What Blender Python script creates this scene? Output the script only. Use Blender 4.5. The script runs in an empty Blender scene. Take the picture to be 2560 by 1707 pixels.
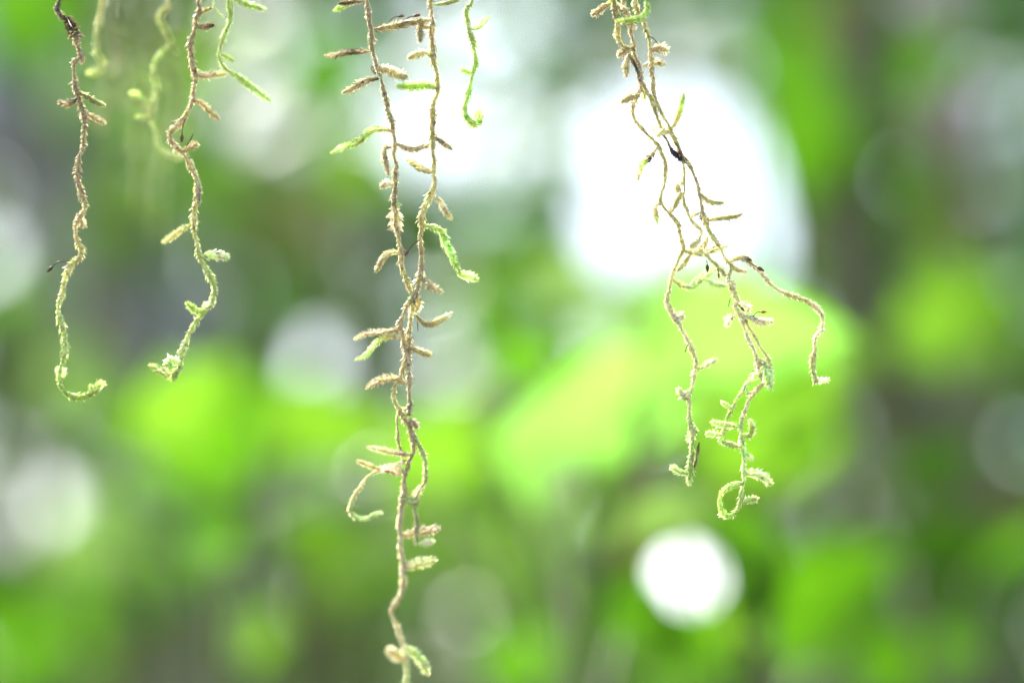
import bpy, math, random
import numpy as np
from mathutils import Vector, Matrix

random.seed(7)
rng = np.random.default_rng(7)
scene = bpy.context.scene
COL = scene.collection

# ------------------------------------------------------------------ camera
FOCUS = 0.67                      # metres from the lens to the hanging moss
LENS, SENSOR = 100.0, 36.0
PITCH = math.radians(12)
CAM = Vector((0, 0, 1.6))
FWD = Vector((0, math.cos(PITCH), math.sin(PITCH)))
UP = Vector((0, -math.sin(PITCH), math.cos(PITCH)))
RIGHT = Vector((1, 0, 0))
cam_data = bpy.data.cameras.new('camera')
cam = bpy.data.objects.new('camera', cam_data)
COL.objects.link(cam)
cam.location = CAM
cam.rotation_euler = (math.pi / 2 + PITCH, 0, 0)
cam_data.lens = LENS
cam_data.sensor_width = SENSOR
cam_data.clip_start = 0.05
cam_data.clip_end = 3000
cam_data.dof.use_dof = True
cam_data.dof.focus_distance = FOCUS
cam_data.dof.aperture_fstop = 3.9
cam_data.dof.aperture_blades = 0
scene.camera = cam

# ------------------------------------------------------------------ sky, sun, exposure
SUN_ELEV, SUN_AZ = math.radians(49), math.radians(-34)   # beyond the wood, a little to the left
world = bpy.data.worlds.new('World')
scene.world = world
world.use_nodes = True
wn = world.node_tree
wn.nodes.clear()
w_out = wn.nodes.new('ShaderNodeOutputWorld')
w_bg = wn.nodes.new('ShaderNodeBackground')
w_sky = wn.nodes.new('ShaderNodeTexSky')
w_sky.sky_type = 'NISHITA'
w_sky.sun_disc = False
w_sky.sun_elevation = SUN_ELEV
w_sky.sun_rotation = SUN_AZ
w_sky.air_density = 1.0
w_sky.dust_density = 4.0
w_sky.ozone_density = 1.0
w_hs = wn.nodes.new('ShaderNodeHueSaturation')
w_hs.inputs['Saturation'].default_value = 1.1
wn.links.new(w_sky.outputs[0], w_hs.inputs['Color'])
wn.links.new(w_hs.outputs[0], w_bg.inputs[0])
wn.links.new(w_bg.outputs[0], w_out.inputs[0])
w_bg.inputs[1].default_value = 0.15

sun_data = bpy.data.lights.new('sun', 'SUN')
sun_data.energy = 4.0
sun_data.angle = math.radians(12)
sun_data.color = (1.0, 0.97, 0.91)
sun = bpy.data.objects.new('sun', sun_data)
COL.objects.link(sun)
sdir = Vector((math.sin(SUN_AZ) * math.cos(SUN_ELEV), math.cos(SUN_AZ) * math.cos(SUN_ELEV), math.sin(SUN_ELEV)))
sun.rotation_euler = sdir.to_track_quat('Z', 'Y').to_euler()
sun.location = (0, 0, 12)

scene.render.engine = 'CYCLES'
scene.view_settings.view_transform = 'Standard'
scene.view_settings.look = 'None'
scene.view_settings.gamma = 1.0
scene.view_settings.exposure = 1.9
scene.view_settings.use_curve_mapping = False
scene.cycles.use_denoising = True
scene.cycles.use_adaptive_sampling = False
scene.cycles.max_bounces = 6
scene.cycles.transparent_max_bounces = 8


# ------------------------------------------------------------------ helpers
def at(px, py, depth):
    """photo pixel (2560 wide) and distance -> point in the place"""
    k = SENSOR / LENS / 2560.0 * depth
    return CAM + FWD * depth + RIGHT * ((px - 1280) * k) + UP * ((853.5 - py) * k)


def unit(depth):
    return SENSOR / LENS / 2560.0 * depth


def lin(c):
    return tuple(((v / 255.0) / 12.92 if v / 255.0 <= 0.04045 else ((v / 255.0 + 0.055) / 1.055) ** 2.4) for v in c)


def tag(o, label=None, cat=None, group=None, kind=None):
    if label:
        o['label'] = label
    if cat:
        o['category'] = cat
    if group:
        o['group'] = group
    if kind:
        o['kind'] = kind
    return o


def empty(name, loc):
    o = bpy.data.objects.new(name, None)
    o.empty_display_size = 0.02
    COL.objects.link(o)
    o.location = loc
    return o


def mesh_obj(name, verts, faces, mat, parent=None, cols=None, smooth=True):
    """verts are world points; the object sits at its parent's origin"""
    me = bpy.data.meshes.new(name)
    v = np.asarray(verts, dtype=np.float64).reshape(-1, 3)
    if parent is not None:
        v = v - np.array(parent.location)
    me.from_pydata(v.tolist(), [], faces)
    if cols is not None:
        a = me.color_attributes.new('Col', 'FLOAT_COLOR', 'POINT')
        c = np.ones((len(v), 4))
        c[:, :3] = np.asarray(cols).reshape(-1, 3)
        a.data.foreach_set('color', c.ravel())
    if smooth:
        me.polygons.foreach_set('use_smooth', [True] * len(me.polygons))
    me.materials.append(mat)
    o = bpy.data.objects.new(name, me)
    COL.objects.link(o)
    if parent is not None:
        o.parent = parent
    return o


def spline(pts, n_per=8):
    """Catmull-Rom through an (n, k) array"""
    p = np.asarray(pts, dtype=float)
    if len(p) == 2:
        return np.linspace(p[0], p[1], n_per + 1)
    e = np.vstack([2 * p[0] - p[1], p, 2 * p[-1] - p[-2]])
    out = []
    for i in range(1, len(e) - 2):
        a, b, c, d = e[i - 1], e[i], e[i + 1], e[i + 2]
        for t in np.linspace(0, 1, n_per, endpoint=False):
            out.append(0.5 * ((2 * b) + (c - a) * t + (2 * a - 5 * b + 4 * c - d) * t * t + (3 * b - a - 3 * c + d) * t ** 3))
    out.append(p[-1])
    return np.array(out)


def resample(poly, step):
    d = np.r_[0, np.cumsum(np.linalg.norm(np.diff(poly[:, :3], axis=0), axis=1))]
    n = max(2, int(d[-1] / step) + 1)
    s = np.linspace(0, d[-1], n)
    return np.stack([np.interp(s, d, poly[:, k]) for k in range(poly.shape[1])], axis=1), s


def tube(poly, radii, sides=7, cap=True):
    poly = np.asarray(poly)
    n = len(poly)
    tan = np.gradient(poly, axis=0)
    tan /= np.linalg.norm(tan, axis=1)[:, None] + 1e-12
    ref = np.array(FWD) if abs(tan[0] @ np.array(FWD)) < 0.9 else np.array(RIGHT)
    v, f = [], []
    for i in range(n):
        a = np.cross(tan[i], ref); a /= np.linalg.norm(a) + 1e-12
        b = np.cross(tan[i], a)
        ref = np.cross(a, tan[i]) if False else ref
        for k in range(sides):
            w = 2 * math.pi * k / sides
            v.append(poly[i] + radii[i] * (math.cos(w) * a + math.sin(w) * b))
    for i in range(n - 1):
        for k in range(sides):
            k2 = (k + 1) % sides
            f.append((i * sides + k, i * sides + k2, (i + 1) * sides + k2, (i + 1) * sides + k))
    if cap:
        f.append(tuple(range(sides))[::-1])
        f.append(tuple((n - 1) * sides + k for k in range(sides)))
    return v, f


# ------------------------------------------------------------------ materials
def leafy_material(name, color=None, trans=0.5, gloss=0.08, rough=0.35, trans_tint=(1.15, 1.25, 0.45), attr=False, noise=0.0, nscale=30.0, bump=0.0):
    m = bpy.data.materials.new(name)
    m.use_nodes = True
    nt = m.node_tree
    nt.nodes.clear()
    N, L = nt.nodes.new, nt.links.new
    out = N('ShaderNodeOutputMaterial')
    if attr:
        src = N('ShaderNodeAttribute'); src.attribute_name = 'Col'
        csock = src.outputs['Color']
    else:
        src = N('ShaderNodeRGB'); src.outputs[0].default_value = (*color, 1)
        csock = src.outputs[0]
    if noise > 0:
        tc = N('ShaderNodeTexCoord')
        nz = N('ShaderNodeTexNoise'); nz.inputs['Scale'].default_value = nscale; nz.inputs['Detail'].default_value = 4
        L(tc.outputs['Object'], nz.inputs['Vector'])
        mr = N('ShaderNodeMapRange')
        mr.inputs['From Min'].default_value = 0.3; mr.inputs['From Max'].default_value = 0.7
        mr.inputs['To Min'].default_value = 1 - noise; mr.inputs['To Max'].default_value = 1 + noise
        L(nz.outputs[0], mr.inputs['Value'])
        vm = N('ShaderNodeVectorMath'); vm.operation = 'SCALE'
        L(csock, vm.inputs[0]); L(mr.outputs[0], vm.inputs['Scale'])
        csock = vm.outputs[0]
    tm = N('ShaderNodeVectorMath'); tm.operation = 'MULTIPLY'
    L(csock, tm.inputs[0]); tm.inputs[1].default_value = trans_tint
    di = N('ShaderNodeBsdfDiffuse'); tr = N('ShaderNodeBsdfTranslucent'); gl = N('ShaderNodeBsdfGlossy')
    gl.inputs['Roughness'].default_value = rough
    L(csock, di.inputs['Color']); L(tm.outputs[0], tr.inputs['Color'])
    m1 = N('ShaderNodeMixShader'); m1.inputs[0].default_value = trans
    L(di.outputs[0], m1.inputs[1]); L(tr.outputs[0], m1.inputs[2])
    m2 = N('ShaderNodeMixShader'); m2.inputs[0].default_value = gloss
    L(m1.outputs[0], m2.inputs[1]); L(gl.outputs[0], m2.inputs[2])
    L(m2.outputs[0], out.inputs[0])
    return m


def bark_material(name, c1, c2, scale=6.0, bump=0.6):
    m = bpy.data.materials.new(name)
    m.use_nodes = True
    nt = m.node_tree
    N, L = nt.nodes.new, nt.links.new
    b = nt.nodes['Principled BSDF']
    b.inputs['Roughness'].default_value = 0.9
    tc = N('ShaderNodeTexCoord')
    mp = N('ShaderNodeMapping'); mp.inputs['Scale'].default_value = (1, 1, 0.25)
    nz = N('ShaderNodeTexNoise'); nz.inputs['Scale'].default_value = scale; nz.inputs['Detail'].default_value = 8
    L(tc.outputs['Object'], mp.inputs[0]); L(mp.outputs[0], nz.inputs['Vector'])
    cr = N('ShaderNodeValToRGB')
    cr.color_ramp.elements[0].position = 0.35; cr.color_ramp.elements[0].color = (*c1, 1)
    cr.color_ramp.elements[1].position = 0.68; cr.color_ramp.elements[1].color = (*c2, 1)
    L(nz.outputs[0], cr.inputs[0]); L(cr.outputs[0], b.inputs['Base Color'])
    bp = N('ShaderNodeBump'); bp.inputs['Strength'].default_value = bump; bp.inputs['Distance'].default_value = 0.02
    L(nz.outputs[0], bp.inputs['Height']); L(bp.outputs[0], b.inputs['Normal'])
    return m


MOSS = leafy_material('moss_leaf', attr=True, trans=0.55, gloss=0.05, rough=0.3, trans_tint=(1.05, 1.05, 0.9), noise=0.18, nscale=900)
STALK = leafy_material('capsule_stalk', color=(0.09, 0.035, 0.02), trans=0.1, gloss=0.05)
CAPS = {k: leafy_material('spore_capsule_' + k, color=c, trans=0.15, gloss=0.08)
        for k, c in {'red': (0.16, 0.03, 0.02), 'dark': (0.05, 0.025, 0.015), 'orange': (0.4, 0.12, 0.02)}.items()}
LEAF = {
    'lime': leafy_material('lime_leaf', (0.145, 0.29, 0.02), 0.6, 0.02, 0.4, (1.1, 1.3, 0.8), noise=0.35, nscale=3),
    'yellow': leafy_material('yellow_green_leaf', (0.205, 0.40, 0.06), 0.65, 0.03, 0.4, (1.02, 1.3, 1.1), noise=0.35, nscale=3),
    'green': leafy_material('green_leaf', (0.08, 0.215, 0.008), 0.6, 0.02, 0.4, (1.15, 1.35, 0.5), noise=0.35, nscale=3),
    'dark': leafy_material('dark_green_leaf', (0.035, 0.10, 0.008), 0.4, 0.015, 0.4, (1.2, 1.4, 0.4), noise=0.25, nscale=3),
    'grey': leafy_material('grey_green_leaf', (0.18, 0.31, 0.08), 0.5, 0.04, 0.35, (1.1, 1.2, 0.8), noise=0.2, nscale=3),
    'waxy': leafy_material('waxy_leaf', (0.26, 0.42, 0.20), 0.45, 0.12, 0.3, (1.1, 1.2, 0.9), noise=0.15, nscale=3),
    'olive': leafy_material('olive_leaf', (0.10, 0.12, 0.035), 0.4, 0.05, 0.4, (1.2, 1.2, 0.6), noise=0.25, nscale=3),
    'shiny': leafy_material('shiny_leaf', (0.09, 0.19, 0.03), 0.4, 0.14, 0.3, (1.2, 1.4, 0.5)),
    'tan': leafy_material('withered_leaf', (0.30, 0.25, 0.17), 0.35, 0.05, 0.5, (1.1, 1.0, 0.8), noise=0.25, nscale=3),
}
FAR = leafy_material('far_foliage', attr=True, trans=0.5, gloss=0.015, rough=0.4, trans_tint=(1.3, 1.4, 0.5))
STEMM = leafy_material('plant_stem', (0.12, 0.15, 0.05), 0.05, 0.05)
BARK_GREY = bark_material('grey_bark', (0.22, 0.215, 0.23), (0.42, 0.41, 0.44))
BARK_TAUPE = bark_material('taupe_bark', (0.22, 0.22, 0.13), (0.38, 0.40, 0.25))
BARK_OLIVE = bark_material('mossy_bark', (0.05, 0.06, 0.025), (0.13, 0.14, 0.06))
BARK_PINK = bark_material('pinkish_bark', (0.30, 0.20, 0.19), (0.50, 0.38, 0.36))
SOIL = bark_material('leaf_litter', (0.06, 0.05, 0.03), (0.16, 0.12, 0.07), 9, 0.8)

# ------------------------------------------------------------------ ground
def build_ground():
    n = 60
    v, f = [], []
    xs = np.sign(np.linspace(-1, 1, n)) * np.abs(np.linspace(-1, 1, n)) ** 3 * 900
    for y in xs:
        for x in xs:
            v.append((x, y, 0.05 * math.sin(x * 0.9) * math.cos(y * 0.7) - 0.02))
    for j in range(n - 1):
        for i in range(n - 1):
            f.append((j * n + i, j * n + i + 1, (j + 1) * n + i + 1, (j + 1) * n + i))
    tag(mesh_obj('ground', v, f, SOIL), kind='structure')


build_ground()


# ------------------------------------------------------------------ trees behind
def foliage_cards(centres, size, cols, jitter=0.5):
    """a leaf-shaped pair of faces at each centre"""
    n = len(centres)
    d = rng.normal(size=(n, 3)); d[:, 2] -= 0.5; d /= np.linalg.norm(d, axis=1)[:, None]
    q = rng.normal(size=(n, 3)); s = np.cross(d, q); s /= np.linalg.norm(s, axis=1)[:, None]
    nn = np.cross(d, s)
    L = (np.asarray(size) * rng.uniform(1 - jitter, 1 + jitter, n))[:, None]
    c = np.asarray(centres)
    v = np.stack([c - d * L * .5, c + s * L * .24 + nn * L * .06, c + d * L * .5, c - s * L * .24 + nn * L * .06, c], axis=1).reshape(-1, 3)
    f = []
    for i in range(n):
        b = i * 5
        f.append((b, b + 1, b + 4)); f.append((b + 1, b + 2, b + 4)); f.append((b + 2, b + 3, b + 4)); f.append((b + 3, b, b + 4))
    return v, f, np.repeat(np.asarray(cols), 5, axis=0)


def tree(label, pts, r0, r1, bark, crown_at=None, crown_r=1.2, ncrown=900, leafcol=(0.07, 0.13, 0.02), limbs=()):
    """pts: world points of the trunk from the ground up"""
    pts = [Vector(p) for p in pts]
    root = empty('tree', pts[0])
    tag(root, label, 'tree', 'trees behind the moss')
    poly = spline([tuple(p) for p in pts], 10)
    n = len(poly)
    rad = [r0 + (r1 - r0) * i / (n - 1) for i in range(n)]
    rad = [r * (1 + 0.06 * math.sin(i * 1.7) + 0.04 * random.random()) for i, r in enumerate(rad)]
    v, f = tube(poly, rad, 14)
    mesh_obj('trunk', v, f, bark, root)
    for lp, a, b in limbs:
        lpoly = spline([tuple(p) for p in lp], 8)
        v, f = tube(lpoly, np.linspace(a, b, len(lpoly)), 8)
        mesh_obj('limb', v, f, bark, root)
    if crown_at is not None:
        c = np.array(crown_at)
        k = 14
        cl = rng.normal(size=(k, 3)); cl /= np.linalg.norm(cl, axis=1)[:, None]
        cl = c + cl * rng.uniform(.4, 1, (k, 1)) * crown_r * np.array([1, 1, .7])
        ctr = cl[rng.integers(0, k, ncrown)] + rng.normal(size=(ncrown, 3)) * crown_r * .28
        cols = np.array(leafcol) * rng.uniform(.6, 1.5, (ncrown, 1))
        v, f, cc = foliage_cards(ctr, np.full(ncrown, .16), cols)
        mesh_obj('crown', v, f, FAR, root, cols=cc, smooth=False)
        for j in range(5):
            e = Vector(cl[j])
            s0 = Vector(poly[int(n * (.72 + .05 * j)) if int(n * (.72 + .05 * j)) < n else -1])
            lpoly = spline([tuple(s0), tuple((s0 + e) / 2 + Vector((0, 0, .15))), tuple(e)], 6)
            v, f = tube(lpoly, np.linspace(r1 * .5, r1 * .12, len(lpoly)), 6)
            mesh_obj('limb', v, f, bark, root)
    return root


def D(x, y, depth):       # pixel of the photo as seen at 2352 wide
    return at(x * 2560 / 2352, y * 2560 / 2352, depth)


def below(p, dx=0.0):
    return Vector((p.x + dx, p.y, -0.05))


TREES = [
    # label, [(x, y) on the trunk from low to high], depth, half width px low, high, bark
    ('leaning grey trunk behind the leftmost moss strand', [(420, 1000), (310, 760), (170, 520), (60, 330), (-60, 100)], 4.6, 130, 95, BARK_GREY),
    ('taupe trunk rising behind the ladder-like middle strands', [(800, 1500), (850, 1000), (780, 720), (650, 500), (590, 200), (560, -60)], 6.0, 46, 34, BARK_TAUPE),
    ('dark mossy trunk to the right of the white sky gap', [(2260, 1500), (2140, 1050), (1990, 700), (1960, 300), (2000, -80)], 2.5, 95, 55, BARK_OLIVE),
    ('pinkish pale trunk in the top right corner', [(2190, 1100), (2180, 500), (2165, 200), (2150, -80)], 3.4, 62, 54, BARK_PINK),
]
for label, pl, dep, h0, h1, bark in TREES:
    w = [D(x, y, dep) for x, y in pl]
    k = unit(dep) * 2560 / 2352
    top = w[-1] + (w[-1] - w[-2]).normalized() * 1.2 + Vector((0, .2, .6))
    top2 = top + Vector((random.uniform(-.3, .3), .6, 1.6))
    base = below(w[0], (w[0] - w[1]).x * 1.5)
    tree(label, [base, (base * .35 + w[0] * .65)] + w + [top, top2], h0 * k * 1.25, h1 * k * .7, bark,
         crown_at=tuple(top2 + Vector((0, .5, .6))), crown_r=1.5, ncrown=900)

# ------------------------------------------------------------------ the far wood, one mass of leaves with sky gaps
# gaps: x, y, radius (2352-wide pixels), how open
GAPS = [
    (1600, 420, 188, 1.0), (1650, 545, 125, 1.0), (1460, 500, 110, 1.0), (1400, 310, 120, .6), (1500, 190, 90, .55),
    (1130, 230, 150, .58), (1240, 30, 100, .6), (1010, 60, 80, .45), (920, 290, 110, .8), (1120, 400, 120, .4), (780, 60, 90, .35),
    (570, 230, 100, .7), (610, 60, 80, .4), (130, 180, 100, .4), (710, 840, 66, 1.0), (-25, 600, 48, 1.0), (70, 1175, 84, 1.0),
    (1580, 1322, 150, 1.0), (2345, 240, 80, .55), (2290, 460, 90, .3), (1020, 900, 75, .8), (1060, 700, 110, .45),
    (390, 1120, 110, .4), (780, 1230, 80, .5), (1440, 890, 120, .9), (1935, 1170, 60, .5), (870, 1130, 70, .4), (250, 1560, 60, .4), (1300, 660, 90, .35),
    (1150, 1280, 180, .25), (830, 1480, 110, .25), (60, 420, 100, .25), (640, 480, 120, .25), (1300, 760, 70, .4), (1250, 1050, 90, .3),
]


_gr = random.Random(23)
for _ in range(130):      # small openings all over the wood
    GAPS.append((_gr.uniform(-1500, 3900), _gr.uniform(-1300, 2000), _gr.uniform(12, 34), 1.0))


def build_far():
    n = 105000
    dep = rng.uniform(9.8, 11.6, n)
    x = rng.uniform(-2200, 4600, n); y = rng.uniform(-1900, 3400, n)
    keep = np.ones(n)
    for gx, gy, gr, go in GAPS:
        d = np.hypot(x - gx, y - gy) / gr
        keep *= 1 - go * np.clip((1.12 - d) / .24, 0, 1)
    nz = np.sin(x * .011 + 1.3) * np.sin(y * .013 + .4) + .6 * np.sin(x * .023 + y * .017)
    keep *= np.where((x < -100) | (x > 2450) | (y < -100) | (y > 1670), np.clip(.75 + .35 * nz, .25, 1), 1)
    m = rng.uniform(size=n) < keep
    # outside the frame the wood goes on, thinner
    x, y, dep, nz = x[m], y[m], dep[m], nz[m]
    k = SENSOR / LENS / 2352.0 * dep
    P = np.array(CAM) + np.outer(dep, np.array(FWD)) + np.outer((x - 1176) * k, np.array(RIGHT)) + np.outer((784 - y) * k, np.array(UP))
    g = P[:, 2] > 0.05
    P, nz = P[g], nz[g]
    n = len(P)
    base = np.array([[.09, .20, .018], [.12, .26, .025], [.095, .20, .035], [.07, .21, .01]])[rng.integers(0, 4, n)]
    cols = base * rng.uniform(.7, 1.4, (n, 1)) * np.clip(1 + .25 * nz, .6, 1.5)[:, None]
    v, f, cc = foliage_cards(P, np.full(n, .15), cols)
    o = mesh_obj('distant_foliage', v, f, FAR, None, cols=cc, smooth=False)
    tag(o, 'blurred green mass of leaves far behind the hanging moss', 'foliage', kind='stuff')


build_far()

# ------------------------------------------------------------------ broad-leaved plants in the middle distance
LEAF_MESH = {}


def leaf_mesh(shape, kind):
    key = (shape, kind)
    if key in LEAF_MESH:
        return LEAF_MESH[key]
    wid = {'ovate': .62, 'lance': .30, 'round': .92}[shape]
    nl, nw = 12, 4
    v, f = [], []
    for i in range(nl + 1):
        t = i / nl
        if shape == 'round':
            h = math.sin(math.pi * min(1, t)) ** .55
        else:
            h = (math.sin(math.pi * t ** .8)) ** .9 * (1 - .25 * t)
        for j in range(-nw, nw + 1):
            u = j / nw
            x = u * h * wid * .5
            z = .10 * abs(u) * h * wid - .16 * (t - .3) ** 2 + .012 * math.sin(t * 22) * abs(u)
            v.append((x, t, z))
    c = 2 * nw + 1
    for i in range(nl):
        for j in range(c - 1):
            f.append((i * c + j, i * c + j + 1, (i + 1) * c + j + 1, (i + 1) * c + j))
    me = bpy.data.meshes.new('leaf')
    me.from_pydata(v, [], f)
    me.polygons.foreach_set('use_smooth', [True] * len(f))
    me.materials.append(LEAF[kind])
    LEAF_MESH[key] = me
    return me


def plant(label, stem_xy, dep, leaves, cat='plant', name='broadleaf_plant', group='leafy plants behind the moss'):
    """leaves: x, y of the base, length, direction in degrees (0 right, 90 up), tilt, kind, shape, depth shift"""
    k = unit(dep) * 2560 / 2352
    pts = [D(x, y, dep) for x, y in stem_xy]
    base = below(pts[0], random.uniform(-.1, .1))
    root = empty(name, base)
    tag(root, label, cat, group)
    poly = spline([tuple(base), tuple((base + pts[0]) / 2 + Vector((.04, 0, 0)))] + [tuple(p) for p in pts], 8)
    v, f = tube(poly, np.linspace(.005 * dep, .0016 * dep, len(poly)), 7)
    mesh_obj('stem', v, f, STEMM, root)
    for (x, y, ln, ang, tilt, kind, shape, dd) in leaves:
        b = D(x, y, dep + dd)
        a = math.radians(ang)
        yv = (RIGHT * math.cos(a) + UP * math.sin(a)).normalized()
        tl = math.radians(tilt)
        nrm = -FWD
        side = yv.cross(nrm).normalized()
        # tilt the blade about its own axis, then let it nod away a little
        # young lime leaves turn their blades to the light
        if kind in ('lime', 'yellow', 'green', 'grey', 'waxy'):
            tl = max((tl, -tl), key=lambda q: abs((nrm * math.cos(q) + side * math.sin(q)).dot(sdir)))
        nrm2 = (nrm * math.cos(tl) + side * math.sin(tl)).normalized()
        yv2 = (yv + FWD * random.uniform(-.25, .35)).normalized()
        if kind == 'shiny':       # blade turned to mirror the sun, added for its glint
            nrm2 = (sdir - FWD).normalized()
            yv2 = (yv - nrm2 * yv.dot(nrm2)).normalized()
        side2 = yv2.cross(nrm2).normalized()
        nrm3 = side2.cross(yv2).normalized()
        o = bpy.data.objects.new('leaf', leaf_mesh(shape, kind))
        COL.objects.link(o)
        o.parent = root
        R = Matrix((side2, yv2, nrm3)).transposed().to_4x4()
        s = ln * k
        o.matrix_local = Matrix.Translation(b - base) @ R @ Matrix.Scale(s, 4)
        # stalk from the nearest stem point
        i = int(np.argmin(np.linalg.norm(poly - np.array(b), axis=1)))
        i = max(0, i - 3)
        q = Vector(poly[i])
        lp = spline([tuple(q), tuple((q + b) / 2 + Vector((0, 0, .006 * dep))), tuple(b)], 4)
        v, f = tube(lp, np.linspace(.0013, .0008, len(lp)) * dep, 5)
        mesh_obj('leaf_stalk', v, f, STEMM, root)
    return root


plant('lime leaves spread low behind the left moss strands', [(520, 1700), (560, 1300), (600, 980)], 1.5, [
    (300, 1010, 330, 38, 25, 'lime', 'ovate', 0), (330, 1060, 380, 5, 35, 'green', 'ovate', .12), (690, 1000, 300, 165, 10, 'green', 'ovate', .2), (600, 960, 360, -5, -20, 'lime', 'ovate', .1), (460, 1140, 260, -70, 20, 'green', 'ovate', .1),
    (640, 1250, 240, 15, 20, 'lime', 'ovate', .05), (560, 1180, 230, -110, 10, 'green', 'lance', .2), (880, 1120, 330, 40, 20, 'lime', 'ovate', 0),
    (560, 1380, 170, -88, 10, 'lime', 'round', .1)])
plant('bright yellow-green plant under the white sky gap', [(1350, 1750), (1400, 1300), (1480, 950)], 1.15, [
    (1600, 850, 510, 201, 20, 'yellow', 'ovate', 0), (1190, 960, 240, 282, 15, 'yellow', 'ovate', .05), (1900, 780, 560, 186, -20, 'lime', 'ovate', .1),
    (1500, 730, 470, -6, 25, 'yellow', 'ovate', -.02), (1720, 760, 270, -20, 25, 'yellow', 'ovate', .12), (1560, 1010, 440, 25, 20, 'lime', 'round', .2), (1560, 930, 330, -60, -20, 'lime', 'ovate', .25),
    (1900, 950, 280, 240, 15, 'lime', 'ovate', .2), (1130, 860, 210, 20, 20, 'green', 'ovate', .2), (1210, 620, 270, -12, 20, 'grey', 'ovate', .4), (1310, 780, 230, 12, 20, 'waxy', 'ovate', .3), (980, 1090, 210, 15, 10, 'lime', 'ovate', .2)])
plant('green sapling leaves beside the dark trunk at upper right', [(1980, 1700), (1900, 800), (1850, 350)], 2.4, [
    (1880, 480, 420, 105, 20, 'green', 'ovate', 0), (1750, 130, 330, -40, 10, 'green', 'ovate', .1), (2010, 200, 250, 30, 10, 'green', 'ovate', .1),
    (1900, 620, 300, 80, -15, 'dark', 'ovate', .2), (1850, 60, 260, 20, 20, 'olive', 'ovate', .3), (2050, 560, 260, 70, 20, 'green', 'lance', .2)])
plant('yellow-green leaf cluster at the right edge', [(2300, 1750), (2280, 1200), (2240, 820)], 2.0, [
    (2030, 790, 330, 15, 10, 'lime', 'ovate', 0), (2340, 700, 260, 200, 20, 'lime', 'ovate', .1), (2200, 860, 240, 60, 10, 'lime', 'round', .2)])
plant('dark green shrub in the lower right corner', [(2150, 1800), (2120, 1500), (2080, 1300)], 1.5, [
    (1640, 1480, 480, 28, 20, 'green', 'ovate', 0), (1780, 1360, 330, 20, -20, 'green', 'ovate', .1), (2050, 1250, 300, 5, 10, 'dark', 'ovate', .2),
    (2150, 1480, 330, 60, 10, 'dark', 'ovate', .2), (1950, 1540, 350, 10, 10, 'green', 'ovate', .1), (2250, 1300, 240, 30, 10, 'green', 'lance', .1),
    (1450, 1540, 330, 10, 20, 'green', 'ovate', .1), (1100, 1560, 300, 20, 10, 'green', 'ovate', .1), (2050, 1100, 260, 20, 10, 'dark', 'ovate', .3)])
plant('dark green leaves in the lower left corner', [(60, 1800), (100, 1600), (160, 1400)], 3.3, [
    (-40, 1380, 330, -40, 10, 'dark', 'ovate', 0), (230, 1560, 260, 100, 10, 'grey', 'ovate', .1), (40, 1560, 260, 20, 10, 'dark', 'ovate', .2),
    (190, 1080, 200, -30, 10, 'dark', 'lance', .2), (330, 1320, 210, -30, 20, 'green', 'ovate', .2), (380, 1560, 220, 60, 10, 'olive', 'ovate', .2), (270, 1180, 230, 20, 30, 'waxy', 'ovate', .3), (110, 1300, 240, 50, 10, 'grey', 'ovate', .3)])
plant('grey-green foliage behind the short upper left strands', [(330, 1700), (320, 900), (330, 500)], 3.8, [
    (360, 620, 300, 75, 20, 'grey', 'ovate', 0), (250, 300, 260, 60, 20, 'grey', 'ovate', .1), (430, 430, 220, -20, 20, 'lime', 'ovate', .1),
    (300, 560, 220, 30, 10, 'green', 'ovate', .1), (-60, 80, 260, 10, 20, 'green', 'ovate', 0), (0, 690, 170, 0, 10, 'green', 'lance', .2),
    (600, 720, 220, 20, 10, 'green', 'ovate', .1), (230, 40, 250, -20, 10, 'olive', 'ovate', 0)])
plant('pale green leaves behind the middle strands', [(830, 1700), (820, 900), (800, 420)], 4.2, [
    (760, 460, 200, 60, 10, 'lime', 'round', 0), (690, 260, 240, 40, 20, 'green', 'ovate', .1), (620, 600, 260, 60, 20, 'olive', 'ovate', .1),
    (1050, 800, 240, 60, 20, 'grey', 'ovate', .1), (720, 1500, 240, 20, 10, 'tan', 'ovate', .1), (1020, 1350, 320, 30, 10, 'grey', 'ovate', 0),
    (1200, 1420, 260, 60, 10, 'green', 'ovate', .1), (1430, 1190, 150, 10, 10, 'tan', 'ovate', .1), (760, 1360, 240, 75, 30, 'waxy', 'ovate', -.3), (950, 930, 190, 10, 30, 'waxy', 'ovate', -.2)])

# leaves standing in a ring round the oval gap
ring = []
for i, kd in enumerate(['green', 'green', 'olive', 'grey', 'olive', 'green', 'green', 'green', 'green', 'lime']):
    a = math.radians(i * 36 + 8)
    ln = 250
    rr = 76 + ln * .27
    cx, cy = 1582 + rr * 1.05 * math.cos(a), 1322 - rr * .97 * math.sin(a)
    ta = math.degrees(a) + 90
    ring.append((cx - math.cos(math.radians(ta)) * ln * .5, cy + math.sin(math.radians(ta)) * ln * .5, ln, ta, 8, kd, 'ovate', .02 * (i % 3)))
plant('broad leaves framing the oval white gap at lower right', [(1760, 1800), (1770, 1560), (1740, 1420)], 1.15, ring)

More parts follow.
